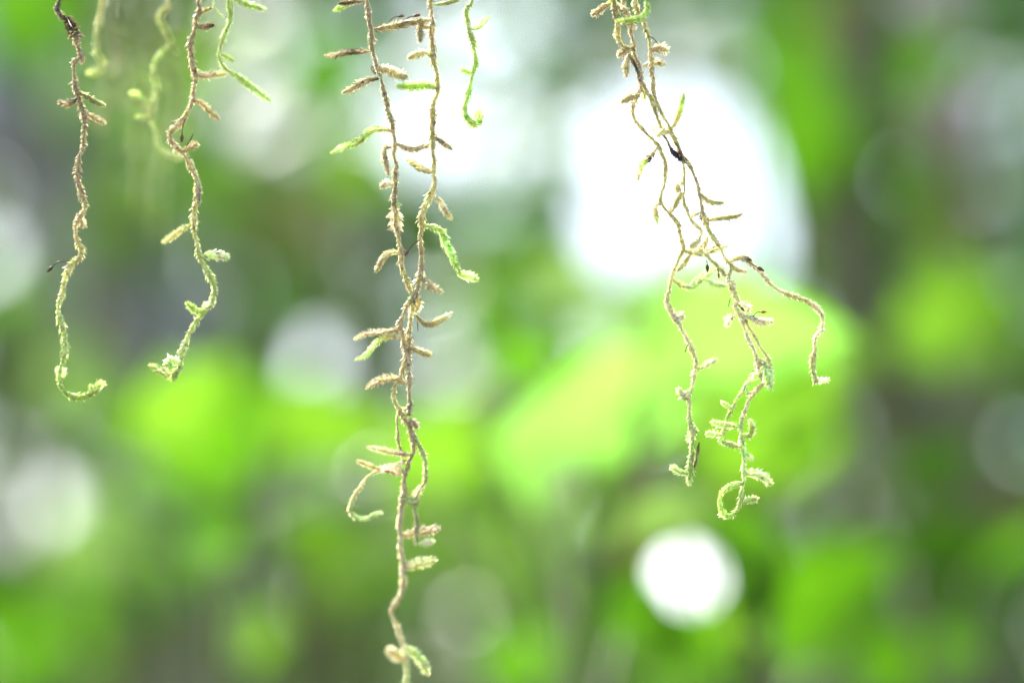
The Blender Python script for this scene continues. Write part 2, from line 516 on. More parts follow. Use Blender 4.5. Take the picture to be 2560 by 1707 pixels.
SHINY = [  # added reflecting leaves, set where blurred discs of light should show
    ('over the round pale gap at upper left', 500, [(570, 230), (450, 150), (640, 330), (590, 60)]),
    ('behind the top of the middle strands', 880, [(900, 290), (1060, 690), (810, 330), (1010, 150), (1130, 330)]),
    ('around the top of the white sky gap', 1700, [(1440, 180), (1640, 170), (1540, 120), (1760, 330), (1330, 330)]),
    ('near the right edge', 2290, [(2270, 440), (2320, 220), (2190, 690), (1940, 1170)]),
    ('low at the left', 430, [(565, 1465), (780, 1240), (390, 1110), (180, 1330), (250, 1540)]),
    ('low in the middle', 1180, [(1340, 1300), (1100, 1420), (1030, 900), (1250, 1130), (860, 1120)]),
]
for where, sx, spots in SHINY:
    lv = [(x - 60, y, 135, random.uniform(-25, 25), 0, 'shiny', 'round', random.uniform(-.3, .3)) for x, y in spots]
    plant('blurred plant with shiny leaves added for sun glints ' + where, [(sx + 20, 1800), (sx + 10, 1200), (sx, min(y for _, y in spots) + 100)], 4.4, lv, name='shiny_leaved_plant')

PATCHES = [
    ('behind the lowest part of the middle strand', 900, 1400, 140, ('grey', 'lime', 'green'), 3.2), ('at the left between the grey trunk and the bottom', 200, 900, 110, ('grey', 'green'), 3.8),
    ('behind the leftmost strand near the top', 170, 230, 110, ('waxy', 'grey'), 4.0), ('low at the left, bright', 330, 1130, 100, ('waxy', 'green'), 2.8),
    ('at the pointed left end of the yellow-green plant', 1330, 1010, 130, ('yellow', 'lime'), 1.5), ('just under the white sky gap', 1600, 740, 160, ('lime', 'yellow'), 1.7),
    ('behind the looped tip of the tangled bundle', 1790, 900, 165, ('lime', 'yellow', 'lime'), 1.9), ('below the tangled bundle tips', 1740, 1060, 110, ('lime', 'green'), 2.2),
    ('left of the yellow-green plant, pale', 1430, 730, 90, ('waxy', 'lime'), 2.0), ('behind the hooked tip of the leftmost strand', 430, 970, 130, ('lime',), 2.0),
    ('left of the middle strands at lower height', 640, 980, 120, ('lime', 'green', 'lime'), 2.1), ('behind the curled tendril, pale', 720, 1090, 100, ('lime', 'waxy'), 2.6),
    ('around the round pale gap at upper left', 430, 180, 120, ('grey', 'lime'), 4.2), ('between the two left strands near their tips', 260, 560, 110, ('green', 'grey'), 4.0),
    ('in the middle above the bottom edge', 1020, 1230, 140, ('lime', 'grey', 'lime'), 2.8), ('left of the oval sky gap', 1330, 1230, 120, ('green', 'lime'), 3.0),
    ('above the leaf band right of the middle strand', 1140, 640, 100, ('grey', 'green'), 3.8), ('at the bottom edge left of the middle strand', 580, 1470, 85, ('lime',), 3.0),
    # where, x, y, spread, leaf kinds, distance
    ('in the top left corner', 60, 40, 130, ('green',), 3.0), ('at the left edge below the grey trunk', 40, 710, 85, ('green',), 3.4),
    ('behind the foot of the veil of strands', 320, 480, 120, ('olive', 'lime'), 3.6), ('beside the second strand from the left', 520, 390, 85, ('lime',), 3.8),
    ('behind the long green shoot of the middle pair', 790, 390, 85, ('lime',), 3.2), ('behind the dark shoot at upper middle left', 765, 185, 100, ('green',), 4.0),
    ('left of the middle pair at half height', 660, 690, 90, ('green', 'dark'), 3.9), ('filling the bottom left corner', 80, 1470, 150, ('dark', 'green'), 2.6),
    ('right of the lowest left sky gap', 250, 1330, 130, ('green', 'grey'), 3.5), ('below the lime leaves at lower left', 490, 1260, 115, ('green',), 2.4),
    ('under the curled tendril of the middle strand', 760, 1330, 70, ('lime',), 2.8), ('right of the middle strand at lower height', 1010, 1070, 120, ('lime', 'green'), 2.2),
    ('between the middle strand and the yellow-green plant', 1200, 810, 120, ('green',), 2.6), ('low in the middle of the view', 1230, 1400, 160, ('green', 'lime'), 3.0),
    ('at the bottom edge left of the oval sky gap', 1400, 1530, 120, ('green',), 2.6), ('right of the big white sky gap', 1900, 330, 150, ('green',), 2.8),
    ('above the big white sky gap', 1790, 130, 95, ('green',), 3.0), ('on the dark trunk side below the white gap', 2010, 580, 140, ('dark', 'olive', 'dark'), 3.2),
    ('at the top edge left of the pinkish trunk', 1960, 60, 130, ('olive', 'green'), 3.5), ('near the right edge at half height', 2220, 750, 150, ('lime',), 2.2),
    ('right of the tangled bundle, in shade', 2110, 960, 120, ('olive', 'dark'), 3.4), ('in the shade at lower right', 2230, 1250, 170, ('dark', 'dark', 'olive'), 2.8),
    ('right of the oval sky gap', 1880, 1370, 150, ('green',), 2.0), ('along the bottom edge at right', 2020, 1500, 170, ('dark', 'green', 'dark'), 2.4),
    ('at the bottom edge under the oval sky gap', 1640, 1560, 110, ('green', 'dark'), 2.8), ('in front of the pinkish trunk', 2140, 450, 125, ('dark', 'olive'), 2.6),
]
_pr = random.Random(5)
for where, x, y, sp, kinds, dep in PATCHES:
    lv = []
    for i in range(8):
        a = i * 2.4 + _pr.uniform(-.4, .4)
        rr = sp * math.sqrt((i + .3) / 8)
        ln = sp * _pr.uniform(1.0, 1.6)
        cx, cy = x + rr * math.cos(a) * .8, y + rr * math.sin(a) * .8
        ang = _pr.uniform(0, 360)
        lv.append((cx - math.cos(math.radians(ang)) * ln * .45, cy + math.sin(math.radians(ang)) * ln * .45, ln, ang, _pr.uniform(-40, 40), kinds[i % len(kinds)], 'ovate', _pr.uniform(-.15, .25)))
    plant('blurred sapling with broad leaves ' + where, [(x + 30, 1800), (x + 15, (y + 1800) / 2), (x, y)], dep, lv, name='sapling')

# ------------------------------------------------------------------ the hanging moss
REG = {1: (80, 0, 1930 / 640), 2: (80, 500, 1930 / 640), 3: (780, 0, 1792 / 480), 4: (780, 400, 1792 / 480), 5: (780, 760, 1792 / 480),
       6: (780, 1140, 1327 / 480), 7: (1440, 0, 1853 / 520), 8: (1540, 360, 1829 / 560), 9: (1600, 760, 1456 / 520)}


def pts(*chunks):
    """chunks: region number, 'x,y x,y ...' -> photo pixels"""
    out = []
    for r, s in zip(chunks[::2], chunks[1::2]):
        ox, oy, k = REG[r]
        for p in s.split():
            a, b = p.split(',')
            out.append((ox + float(a) / k, oy + float(b) / k))
    return out


TONE = {k: np.array(lin(c)) for k, c in {
    'dark': (92, 80, 62), 'brown': (150, 130, 102), 'tan': (178, 160, 122), 'pink': (190, 176, 156), 'olive': (150, 150, 88),
    'straw': (196, 190, 130), 'pale': (214, 208, 168), 'white': (224, 220, 204), 'green': (164, 190, 98), 'lime': (184, 212, 122),
    'mint': (200, 224, 166), 'black': (52, 48, 46), 'veil': (96, 118, 66), 'grey': (150, 140, 122), 'sage': (182, 196, 134)}.items()}
for k in TONE:       # dry moss is pale: lift and soften everything but the dead knots
    if k not in ('black', 'dark', 'veil'):
        q = .9 if k in ('green', 'lime', 'mint', 'sage') else .68
        TONE[k] = TONE[k] * q + np.array([.50, .48, .33]) * (1.18 - q)


def depth_of(px, py):
    """the strands hang almost in one plane; the lowest middle part swings a little towards the camera"""
    d = FOCUS
    if 780 < px < 1260 and py > 1000:
        d -= 0.028 * min(1, (py - 1000) / 500)
    if px < 700:
        d += 0.008
    return d


def moss_axis(path, dz, wob, seed, step=2.0, slope=0.0):
    """photo-pixel path -> world points every two photo pixels, arc length in pixels"""
    p = spline(path, 8)
    p, s = resample(p, step)
    r = random.Random(seed)
    ph = [r.uniform(0, 6.28) for _ in range(4)]
    W = []
    for (x, y), q in zip(p, s):
        x2 = x + wob * (math.sin(q * .11 + ph[0]) + .6 * math.sin(q * .27 + ph[1]))
        zz = wob * 1.6 * (math.sin(q * .06 + ph[2]) + .5 * math.sin(q * .17 + ph[3]))
        W.append(at(x2, y, depth_of(x, y) + dz + zz * unit(FOCUS) + slope * q / max(s[-1], 1)))
    return np.array([tuple(w) for w in W]), s


def moss_mesh(path, width, tones, dz=0.0, style='stem', seed=0, wob=1.0, taper=(1.0, 1.0)):
    """core tube with overlapping pointed scale leaves wound round it"""
    r = np.random.default_rng(seed + 11)
    u = unit(FOCUS)
    P, s = moss_axis(path, dz, wob, seed, slope=0.0 if style == 'stem' else float(r.uniform(-1, 1)) * 9e-5 * width * 5)
    n = len(P)
    T = np.gradient(P, axis=0)
    T /= np.linalg.norm(T, axis=1)[:, None] + 1e-12
    tt = s / max(s[-1], 1e-6)
    tl = np.linspace(0, 1, len(tones))
    C = np.stack([np.interp(tt, tl, [TONE[t][k] for t in tones]) for k in range(3)], axis=1)
    if style == 'stem':
        w = width * (1 + .17 * np.sin(s * .09 + seed) + .17 * np.sin(s * .031 + 2 * seed) + .14 * np.sin(s * .75 + seed) * np.sin(s * .31))
        core, spread, ll, lw, sp = .24, (24, 56), .56, .36, .9
        env = np.interp(tt, [0, .93, 1], [1, 1, .75])
    else:
        env = np.interp(tt, [0, .12, .45, .8, 1], [.45, .8, 1.0, .85, .35])
        w = width * env
        core, spread, ll, lw, sp = .22, (28, 58), .58, .32, .62
    w = w * np.interp(tt, [0, 1], taper)
    V, F = tube(P, np.maximum(w * core * u, .8 * u), 6)
    V = list(V)
    cols = list(np.repeat(C, 6, axis=0))
    tot = s[-1]
    q = 0.0
    ang = r.uniform(0, 6.28)
    while q < tot:
        i = min(n - 1, int(q / tot * (n - 1)))
        t = T[i]
        a = np.cross(t, np.array(FWD)); a /= np.linalg.norm(a) + 1e-12
        b = np.cross(t, a)
        ang += 2.39996 + r.uniform(-.25, .25)
        if style != 'stem':       # side shoots are a little flattened, leaves mostly to two sides
            e = a * math.cos(ang) * 1.0 + b * math.sin(ang) * .75
        else:
            e = a * math.cos(ang) + b * math.sin(ang)
        e /= np.linalg.norm(e)
        sp_a = math.radians(r.uniform(*spread))
        d = t * math.cos(sp_a) + e * math.sin(sp_a)
        side = np.cross(d, e); side /= np.linalg.norm(side) + 1e-12
        nn = np.cross(side, d)
        wi = w[i] * u
        Lf = wi * ll * r.uniform(.75, 1.3)
        Wf = wi * lw * r.uniform(.8, 1.2)
        o = P[i] + e * wi * core * .8
        k = len(V)
        V += [o - side * Wf * .18, o + side * Wf * .18, o + d * Lf * .4 + side * Wf * .5 + nn * Wf * -.02, o + d * Lf * .4 - side * Wf * .5 + nn * Wf * -.02,
              o + d * Lf * .42 + nn * Wf * .22, o + d * Lf - nn * Wf * .12 + e * Lf * r.uniform(-.05, .12)]
        F += [(k, k + 1, k + 4), (k + 1, k + 2, k + 4), (k, k + 4, k + 3), (k + 2, k + 5, k + 4), (k + 4, k + 5, k + 3)]
        c = C[i] * r.uniform(.8, 1.75)
        k3 = r.uniform()
        if k3 < .04:
            c = c * .45
        elif k3 < .16:          # single leaves drier or fresher than their neighbours
            c = c * np.array([.8, 1.08, .62])
        elif k3 < .26:
            c = c * np.array([1.12, .98, .95])
        c = c * (1 + .16 * math.sin(q * .05 + seed) * math.sin(q * .021 + seed * .7))
        c2 = np.minimum(c * 1.2 + .02, .85)
        cols += [c * .9, c * .9, c, c, c, c2]
        q += sp * r.uniform(.7, 1.3) * (width / 14 if style == 'stem' else width / 20)
    return V, F, cols


STRANDS = {}
_seed = [100]


def strand(key, label, path, width, tones, dz=0.0, wob=1.0):
    top = at(path[0][0], path[0][1], depth_of(*path[0]) + dz)
    root = empty('moss_strand', top)
    tag(root, label, 'moss', 'moss strands hanging from the branch')
    STRANDS[key] = (root, dz)
    stem(key, path, width, tones, wob)
    return root


def stem(key, path, width, tones, wob=1.0, dz=0.0, name='stem'):
    width = width * 1.3
    root, d0 = STRANDS[key]
    _seed[0] += 1
    v, f, c = moss_mesh(path, width, tones, d0 + dz, 'stem', _seed[0], wob)
    return mesh_obj(name, v, f, MOSS, root, cols=c)


def shoot(key, path, width, tones, dz=0.0, wob=.6):
    width = width * 1.12
    root, d0 = STRANDS[key]
    _seed[0] += 1
    v, f, c = moss_mesh(path, width, tones, d0 + dz, 'shoot', _seed[0], wob)
    return mesh_obj('side_shoot', v, f, MOSS, root, cols=c)


def capsule(key, path, kind='red', size=13, dz=-.002, cap=True):
    """thin stalk along the path with an urn-shaped spore capsule at its end"""
    root, d0 = STRANDS[key]
    u = unit(FOCUS)
    P = np.array([tuple(at(x, y, depth_of(x, y) + d0 + dz)) for x, y in spline(path, 6)])
    v, f = tube(P, np.full(len(P), 1.3 * u), 6)
    o = mesh_obj('spore_stalk', v, f, STALK, root)
    if cap:
        d = P[-1] - P[-2]; d /= np.linalg.norm(d)
        prof = [(0, .12), (.12, .5), (.35, 1), (.6, .95), (.8, .6), (.88, .66), (1, .3)]
        Q = np.array([P[-1] + d * t * size * 1.9 * u for t, _ in prof])
        v, f = tube(Q, [max(.1, rr) * size * .42 * u for _, rr in prof], 10)
        c = mesh_obj('capsule', v, f, CAPS[kind], root)
        c.parent = o
        c.location = (0, 0, 0)


def up(path, x=None, top=-330):
    """carry a strand on from the top of the frame to the branch above"""
    x0, y0 = path[0]
    x1 = x0 if x is None else x
    return [(x1, top), ((x0 + x1) / 2 + random.uniform(-8, 8), (top + y0) / 2)] + path


# --- left strands
strand('A', 'leftmost brown moss strand ending in a green upturned hook', up(pts(1, '205,0 185,50 215,120 270,165 310,230 335,300 355,370 360,430 325,460 315,540 325,640 345,720 370,800 390,860 395,940 390,1050 375,1140 350,1210 345,1300 355,1400 385,1500',
       2, '398,20 395,70 365,130 330,180 325,240 345,310 370,370 365,430 310,470 275,530 245,620 225,720 200,800 200,870 230,950 240,1040 250,1130 235,1210 215,1280 205,1370 240,1440 310,1485 400,1485 460,1450 500,1400 515,1380')),
       15, ['dark', 'dark', 'dark', 'brown', 'brown', 'brown', 'tan', 'straw', 'sage', 'green', 'green'])
shoot('A', pts(1, '250,130 290,190 325,260 335,330'), 30, ['dark', 'dark', 'brown'])
shoot('A', pts(1, '355,390 375,430 372,478'), 14, ['dark', 'brown'])
shoot('A', pts(1, '340,745 290,775 240,785 200,765'), 20, ['dark', 'brown', 'dark'])
shoot('A', pts(1, '345,695 420,735 480,770 550,800'), 17, ['olive', 'olive', 'sage'])
shoot('A', pts(1, '395,840 450,880 555,930'), 17, ['tan', 'tan'])
shoot('A', pts(2, '345,110 365,150 392,195'), 22, ['tan', 'brown'])
shoot('A', pts(2, '235,1340 200,1300 192,1260'), 16, ['mint', 'sage'])
shoot('A', pts(2, '225,1350 240,1310 235,1270'), 16, ['sage', 'mint'])
shoot('A', pts(2, '440,1465 445,1430 440,1395'), 14, ['green', 'green'])
shoot('A', pts(2, '455,1455 495,1410 528,1375'), 24, ['green', 'green', 'olive'])
capsule('A', pts(2, '290,462 200,466 160,498'), 'dark', 11)

strand('B', 'short pale green strand beside the leftmost strand, ending in a foot', up(pts(1, '530,0 515,120 490,220 480,330 490,410 510,450')), 15, ['sage', 'olive', 'sage'], dz=.035)
shoot('B', pts(1, '500,410 525,460 515,520 470,545 415,552'), 22, ['green', 'sage', 'green'])

strand('C', 'soft-focus olive strand curving to touch the longer brown strand', up(pts(1, '1025,0 990,80 960,140 990,200 1025,260 1040,330 975,400 920,480 915,570 935,640 940,700 915,790 900,870 915,950 945,1040 955,1110 1010,1150 1080,1180 1130,1190')), 13, ['brown', 'olive', 'olive', 'green', 'sage', 'sage'], dz=.035)
shoot('C', pts(1, '1040,335 1080,390 1103,412'), 9, ['olive', 'sage'])
shoot('C', pts(1, '985,170 1030,240 1070,310'), 7, ['sage', 'sage'])
shoot('C', pts(1, '905,775 840,770 790,720 740,695'), 20, ['sage', 'lime', 'lime'])
shoot('C', pts(1, '890,880 830,885 780,885'), 15, ['sage', 'green'])

strand('D', 'long brown strand turning pale green with a leafy foot, second from left', up(pts(1, '1258,0 1262,60 1245,130 1235,200 1205,290 1195,380 1205,460 1225,530 1230,600 1220,690 1200,790 1150,890 1080,960 1035,1010 1050,1070 1110,1130 1160,1190 1200,1270 1235,1350 1250,1450',
       2, '1240,0 1225,90 1220,160 1230,260 1250,370 1270,450 1310,520 1350,590 1375,670 1360,760 1310,840 1250,900 1200,980 1165,1060 1135,1140 1120,1220 1105,1290')),
       15, ['dark', 'brown', 'brown', 'brown', 'tan', 'tan', 'straw', 'sage', 'sage', 'sage'])
shoot('D', pts(1, '1245,140 1290,85 1355,60'), 14, ['brown', 'olive'])
shoot('D', pts(1, '1240,205 1300,205 1375,190'), 17, ['brown', 'brown', 'dark'])
shoot('D', pts(1, '1235,565 1310,570 1390,560 1470,555'), 19, ['brown', 'brown', 'olive', 'olive'])
shoot('D', pts(1, '1215,755 1280,780 1340,840 1415,905'), 18, ['tan', 'tan', 'brown'])
shoot('D', pts(1, '1130,1140 1190,1115 1250,1080'), 19, ['brown', 'tan', 'tan'])
stem('D', pts(1, '1170,1165 1215,1260 1245,1340 1262,1440 1255,1550'), 9, ['pale', 'pale', 'grey'], dz=-.001)
capsule('D', pts(1, '1155,900 1135,960 1131,1012'), 'red', 11)
capsule('D', pts(1, '1160,1110 1190,1060 1215,1010'), cap=False)
shoot('D', pts(2, '1195,190 1120,230 1050,280 985,320'), 19, ['sage', 'straw', 'sage'])
shoot('D', pts(2, '1280,425 1350,415 1420,420 1485,430'), 24, ['sage', 'mint', 'white', 'mint'])
shoot('D', pts(2, '1320,835 1250,840 1200,805 1165,775'), 22, ['sage', 'lime', 'green'])
shoot('D', pts(2, '1290,860 1300,810 1330,770'), 16, ['sage', 'mint'])
shoot('D', pts(2, '1105,1300 1050,1320 980,1285 885,1238'), 21, ['green', 'sage', 'green'])
shoot('D', pts(2, '1110,1240 1050,1205 1000,1245'), 22, ['mint', 'mint'])
shoot('D', pts(2, '1110,1270 1075,1310 1065,1352'), 22, ['sage', 'green'])

strand('E', 'slim green strand with a pale diagonal tip right of the second strand', up(pts(1, '1478,0 1495,90 1480,190 1450,270 1420,350 1412,430 1440,500 1490,545')), 11, ['olive', 'olive', 'green', 'sage'], dz=.004)
shoot('E', pts(1, '1475,530 1580,600 1670,670 1740,720 1805,768'), 20, ['sage', 'lime', 'mint', 'lime'])
shoot('E', pts(1, '1425,410 1470,430 1520,462'), 13, ['green', 'green'])
stem('E', pts(1, '1495,-60 1508,60 1512,180'), 5, ['sage', 'mint'])
shoot('E', pts(1, '1490,-25 1600,28 1680,55 1770,78'), 17, ['sage', 'green', 'mint'])
stem('E', pts(1, '1365,-30 1375,60 1450,138'), 4, ['sage', 'mint'])

# --- middle strands
strand('F', 'longest moss strand in the middle, reaching the bottom of the frame', up(pts(3, '515,-20 520,80 530,160 545,250 555,340 560,440 575,520 600,600 630,700 660,800 685,920 715,1050 745,1150 765,1250 770,1340 765,1430 780,1520',
       4, '780,20 785,60 780,130 775,230 770,330 768,410 775,470 780,560 785,640 805,720 825,830 830,920 845,1020 880,1120 920,1210 950,1300',
       5, '940,60 915,150 910,250 905,340 890,430 870,520 845,620 820,690 775,760 765,820 770,900 810,980 860,1060 900,1140 925,1210 945,1290 945,1370 930,1430',
       6, '690,0 660,70 640,160 635,240 625,310 610,400 605,500 608,600 620,700 630,800 630,880 610,970 560,1040 550,1080 580,1160 610,1240 635,1330 650,1430 655,1520 655,1640')),
       13, ['dark', 'dark', 'grey', 'brown', 'grey', 'tan', 'brown', 'tan', 'straw', 'tan', 'straw', 'tan', 'tan', 'pink', 'tan', 'pale', 'sage'])
shoot('F', pts(3, '495,5 400,20 330,40 260,75 195,105'), 16, ['brown', 'brown', 'lime', 'lime'])
shoot('F', pts(3, '420,5 340,25 250,40'), 13, ['brown', 'dark'])
shoot('F', pts(3, '545,480 450,480 330,490 220,515 115,522'), 16, ['tan', 'dark', 'brown', 'tan'])
shoot('F', pts(3, '300,480 240,520 205,560'), 7, ['brown', 'dark'])
shoot('F', pts(3, '580,280 680,265 800,240 920,220 1020,200 1110,185'), 20, ['brown', 'tan', 'brown', 'tan', 'pink'])
capsule('F', pts(3, '725,200 760,165 795,158'), 'red', 9)
capsule('F', pts(3, '860,195 905,162 940,154'), 'red', 10)
shoot('F', pts(3, '600,640 680,650 770,680 830,705 885,728'), 25, ['pink', 'pink', 'pale', 'pink'])
shoot('F', pts(3, '620,735 530,750 450,785 380,830 290,868'), 20, ['dark', 'pink', 'pink', 'tan'])
shoot('F', pts(3, '590,690 570,645 560,620'), 9, ['dark', 'dark'])
shoot('F', pts(3, '750,1225 650,1205 560,1215 480,1285 380,1345 290,1370 175,1430'), 19, ['tan', 'sage', 'lime', 'green', 'lime', 'mint', 'lime'])
shoot('F', pts(3, '780,1340 850,1370 940,1395 1020,1375 1105,1350'), 18, ['tan', 'pink', 'pink', 'tan'])
shoot('F', pts(3, '745,1380 685,1380 672,1430 690,1510', 4, '700,60 712,145'), 17, ['brown', 'pink', 'tan', 'pink', 'brown'])
shoot('F', pts(4, '765,230 700,220 640,250'), 20, ['white', 'white', 'tan'])
shoot('F', pts(4, '765,440 775,510 788,590 780,670'), 34, ['pale', 'pink', 'pink', 'tan'])
shoot('F', pts(4, '765,425 800,412 835,425'), 7, ['mint', 'mint'])
shoot('F', pts(4, '830,880 760,860 690,890 640,960 595,1052'), 18, ['pale', 'pale', 'tan', 'olive'])
shoot('F', pts(4, '965,1260 985,1330 925,1410'), 30, ['tan', 'pale', 'pink'])
shoot('F', pts(5, '970,100 1030,170 1100,195 1200,150 1305,82'), 17, ['olive', 'tan', 'pale', 'white'])
capsule('F', pts(5, '985,170 988,210 990,250'), cap=False)
shoot('F', pts(5, '905,420 960,420 1020,450 1112,478'), 19, ['tan', 'pale', 'pale'])
shoot('F', pts(5, '905,1070 940,1105 985,1150'), 23, ['pink', 'pink'])
stem('F', pts(5, '810,990 795,1100 800,1230 820,1340 845,1430'), 9, ['straw', 'olive', 'straw'])
stem('F', pts(5, '930,1180 980,1270 1020,1370 1060,1470', 6, '785,90 780,180 740,240 710,310 715,400 725,500 715,600'), 11, ['pale', 'sage', 'sage', 'tan', 'sage', 'olive', 'olive'])
shoot('F', pts(5, '940,1400 850,1400 750,1385 650,1360 510,1332'), 16, ['pink', 'pink', 'pale', 'pink'])
shoot('F', pts(5, '640,1540 540,1510 415,1462'), 14, ['tan', 'pale', 'tan'])
shoot('F', pts(6, '650,100 590,112 530,85 450,95'), 22, ['pink', 'tan', 'white', 'pale'])
shoot('F', pts(6, '650,25 600,60 540,80'), 16, ['pink', 'white'])
stem('F', pts(6, '480,85 420,115 370,160 330,220 280,300 262,370 300,420 370,430 430,405 485,388'), 10, ['pale', 'pale', 'straw', 'sage', 'mint', 'mint'])
capsule('F', pts(6, '560,112 550,110 545,109'), 'orange', 9, dz=-.004)
shoot('F', pts(6, '600,275 650,305 740,320'), 25, ['straw', 'sage', 'olive'])
shoot('F', pts(6, '690,330 720,260 770,200'), 20, ['olive', 'pale', 'sage'])
shoot('F', pts(6, '615,550 700,530 790,515 885,495'), 24, ['tan', 'tan', 'pink'])
shoot('F', pts(6, '735,605 790,598 842,580'), 17, ['mint', 'white', 'mint'])
shoot('F', pts(6, '630,770 700,750 770,730 855,718'), 25, ['tan', 'sage', 'pale'])
shoot('F', pts(6, '640,1410 580,1370 525,1330'), 26, ['straw', 'pale', 'pink'])
shoot('F', pts(6, '645,1320 710,1360 760,1420 805,1508'), 25, ['sage', 'mint', 'pale'])

strand('G', 'right-hand strand of the ladder-like middle pair', up(pts(3, '1100,-20 1115,100 1120,200 1120,300 1120,400 1125,500 1140,600 1165,700 1175,800 1165,880 1140,950 1125,1040 1125,1150 1125,1270 1130,1370 1135,1470',
       4, '1135,0 1140,100 1145,200 1130,280 1090,370 1045,450 1025,550 1020,650 1010,730 1015,820 1025,900 1020,1000 1005,1100 985,1200 950,1290',
       5, '880,30 850,110 820,190 840,270 860,370 885,450 900,550 905,650 910,740 910,850 910,950 905,1030')),
       15, ['straw', 'straw', 'straw', 'tan', 'tan', 'straw', 'tan', 'straw', 'straw', 'tan', 'grey', 'tan', 'pink', 'brown'], dz=-.001)
shoot('G', pts(3, '1060,190 1015,240 1008,320 1012,395'), 19, ['pink', 'pink', 'pink'])
shoot('G', pts(3, '1120,260 1060,250 1020,230'), 14, ['tan', 'pink'])
shoot('G', pts(3, '1120,520 1050,495 980,512 895,545'), 20, ['white', 'white', 'pale', 'tan'])
shoot('G', pts(3, '1170,830 1080,800 980,805 880,812 790,800'), 22, ['sage', 'lime', 'lime', 'lime'])
shoot('G', pts(3, '1140,1290 1190,1310 1240,1350 1310,1395'), 16, ['brown', 'tan', 'brown'])
shoot('G', pts(3, '1140,48 1230,38 1310,18 1400,-5'), 12, ['sage', 'olive', 'sage'])
shoot('G', pts(4, '1130,115 1060,100 990,62 920,18 885,-8'), 17, ['olive', 'tan', 'olive'])
shoot('G', pts(4, '1125,345 1190,380 1220,440 1260,500 1308,560'), 18, ['pale', 'white', 'tan', 'pale'])
shoot('G', pts(4, '1040,620 1140,630 1220,690 1255,790 1310,900 1350,990 1385,1060'), 22, ['sage', 'lime', 'mint', 'lime', 'lime'])
shoot('G', pts(4, '1355,1050 1400,1070 1470,1085 1545,1115'), 24, ['lime', 'mint', 'lime'])
shoot('G', pts(4, '1010,1090 1060,1130 1120,1190 1218,1235'), 20, ['pink', 'pink', 'pale'])
capsule('G', pts(4, '1000,745 945,785 905,838'), 'red', 10)
shoot('G', pts(5, '830,235 750,245 650,260 550,265 470,290 390,328'), 17, ['brown', 'pink', 'pink', 'pale'])
shoot('G', pts(5, '830,310 740,300 640,330 570,400 500,480 405,518'), 17, ['tan', 'straw', 'mint', 'mint', 'lime'])
shoot('G', pts(5, '895,740 830,720 740,690 640,710 560,745 500,782'), 21, ['tan', 'tan', 'pink', 'tan'])
shoot('G', pts(5, '905,940 880,975 850,970'), 10, ['brown', 'tan'])

strand('I', 'free-hanging green strand with a hooked tip right of the middle pair', up(pts(3, '1490,-10 1455,60 1440,150 1455,230 1480,320 1505,420 1525,520 1520,620 1500,700 1480,780 1460,860 1445,940 1420,1020 1440,1090 1480,1140 1520,1150')), 14, ['sage', 'green', 'green', 'sage', 'lime', 'lime'], dz=.002)
shoot('I', pts(3, '1490,280 1560,250 1610,200 1655,152'), 14, ['sage', 'mint', 'lime'])
shoot('I', pts(3, '1490,685 1440,670 1388,648'), 17, ['mint', 'mint'])
shoot('I', pts(3, '1470,1120 1520,1160 1550,1110 1552,1040'), 25, ['lime', 'lime', 'green'])

# --- right strands
strand('J', 'left strand of the tangled right bundle, ending in a green tip', up(pts(7, '420,-10 440,80 485,200 490,300 515,400 520,480 560,580 580,680 575,780 540,870 505,940 510,1030 560,1120 630,1190 690,1250 740,1310',
       8, '345,20 375,80 400,160 405,240 395,320 370,420 365,480 400,530 440,570 490,630 520,710 540,800 545,870 510,950 475,1020 455,1100 430,1200 420,1280 450,1380 500,1450',
       9, '200,20 240,80 290,170 340,270 385,370 390,450 370,550 345,650 345,760 355,850 370,930 360,1030 350,1140 345,1250')),
       12, ['tan', 'tan', 'tan', 'pink', 'tan', 'pink', 'straw', 'straw', 'straw', 'straw', 'pale', 'white', 'pale', 'pale', 'sage', 'green'])
stem('J', pts(7, '330,-60 345,120 370,210 370,300 395,390 450,440'), 12, ['tan', 'brown', 'straw', 'tan'])
stem('J', pts(7, '470,480 520,570 555,660 570,740'), 9, ['tan', 'dark', 'brown'])
shoot('J', pts(7, '310,35 240,70 190,110 145,140'), 20, ['pink', 'pink', 'tan'])
shoot('J', pts(7, '300,-10 330,30 370,70'), 22, ['lime', 'green'])
shoot('J', pts(7, '360,60 410,90 450,125'), 22, ['tan', 'pink', 'tan'])
shoot('J', pts(7, '450,215 490,225 530,255'), 17, ['tan', 'pink'])
shoot('J', pts(7, '520,425 450,440 375,505'), 20, ['tan', 'tan', 'pink'])
shoot('J', pts(7, '470,480 450,560 448,640 450,690'), 17, ['tan', 'pink', 'tan'])
shoot('J', pts(7, '600,590 670,570 720,555 795,578'), 18, ['pink', 'pink', 'pale'])
shoot('J', pts(7, '560,850 480,870 405,910'), 20, ['tan', 'pink', 'tan'])
shoot('J', pts(7, '580,790 610,840 600,885'), 15, ['straw', 'tan'])
shoot('J', pts(7, '690,1230 640,1235 630,1245'), 10, ['white', 'white'])
shoot('J', pts(8, '330,40 270,110 215,160 195,220 183,300'), 18, ['pale', 'grey', 'mint', 'pale', 'tan'])
shoot('J', pts(8, '285,110 265,130 250,150'), 14, ['dark', 'dark'])
shoot('J', pts(8, '365,490 320,500 325,580 338,648'), 19, ['white', 'pale', 'mint'])
shoot('J', pts(8, '545,870 620,885 720,890 800,860 915,828'), 20, ['straw', 'white', 'pale', 'mint'])
stem('J', pts(8, '720,890 790,960 840,1010 900,1080'), 11, ['pale', 'straw', 'pale'])
shoot('J', pts(8, '615,895 560,970 500,1040'), 15, ['straw', 'pale', 'straw'])
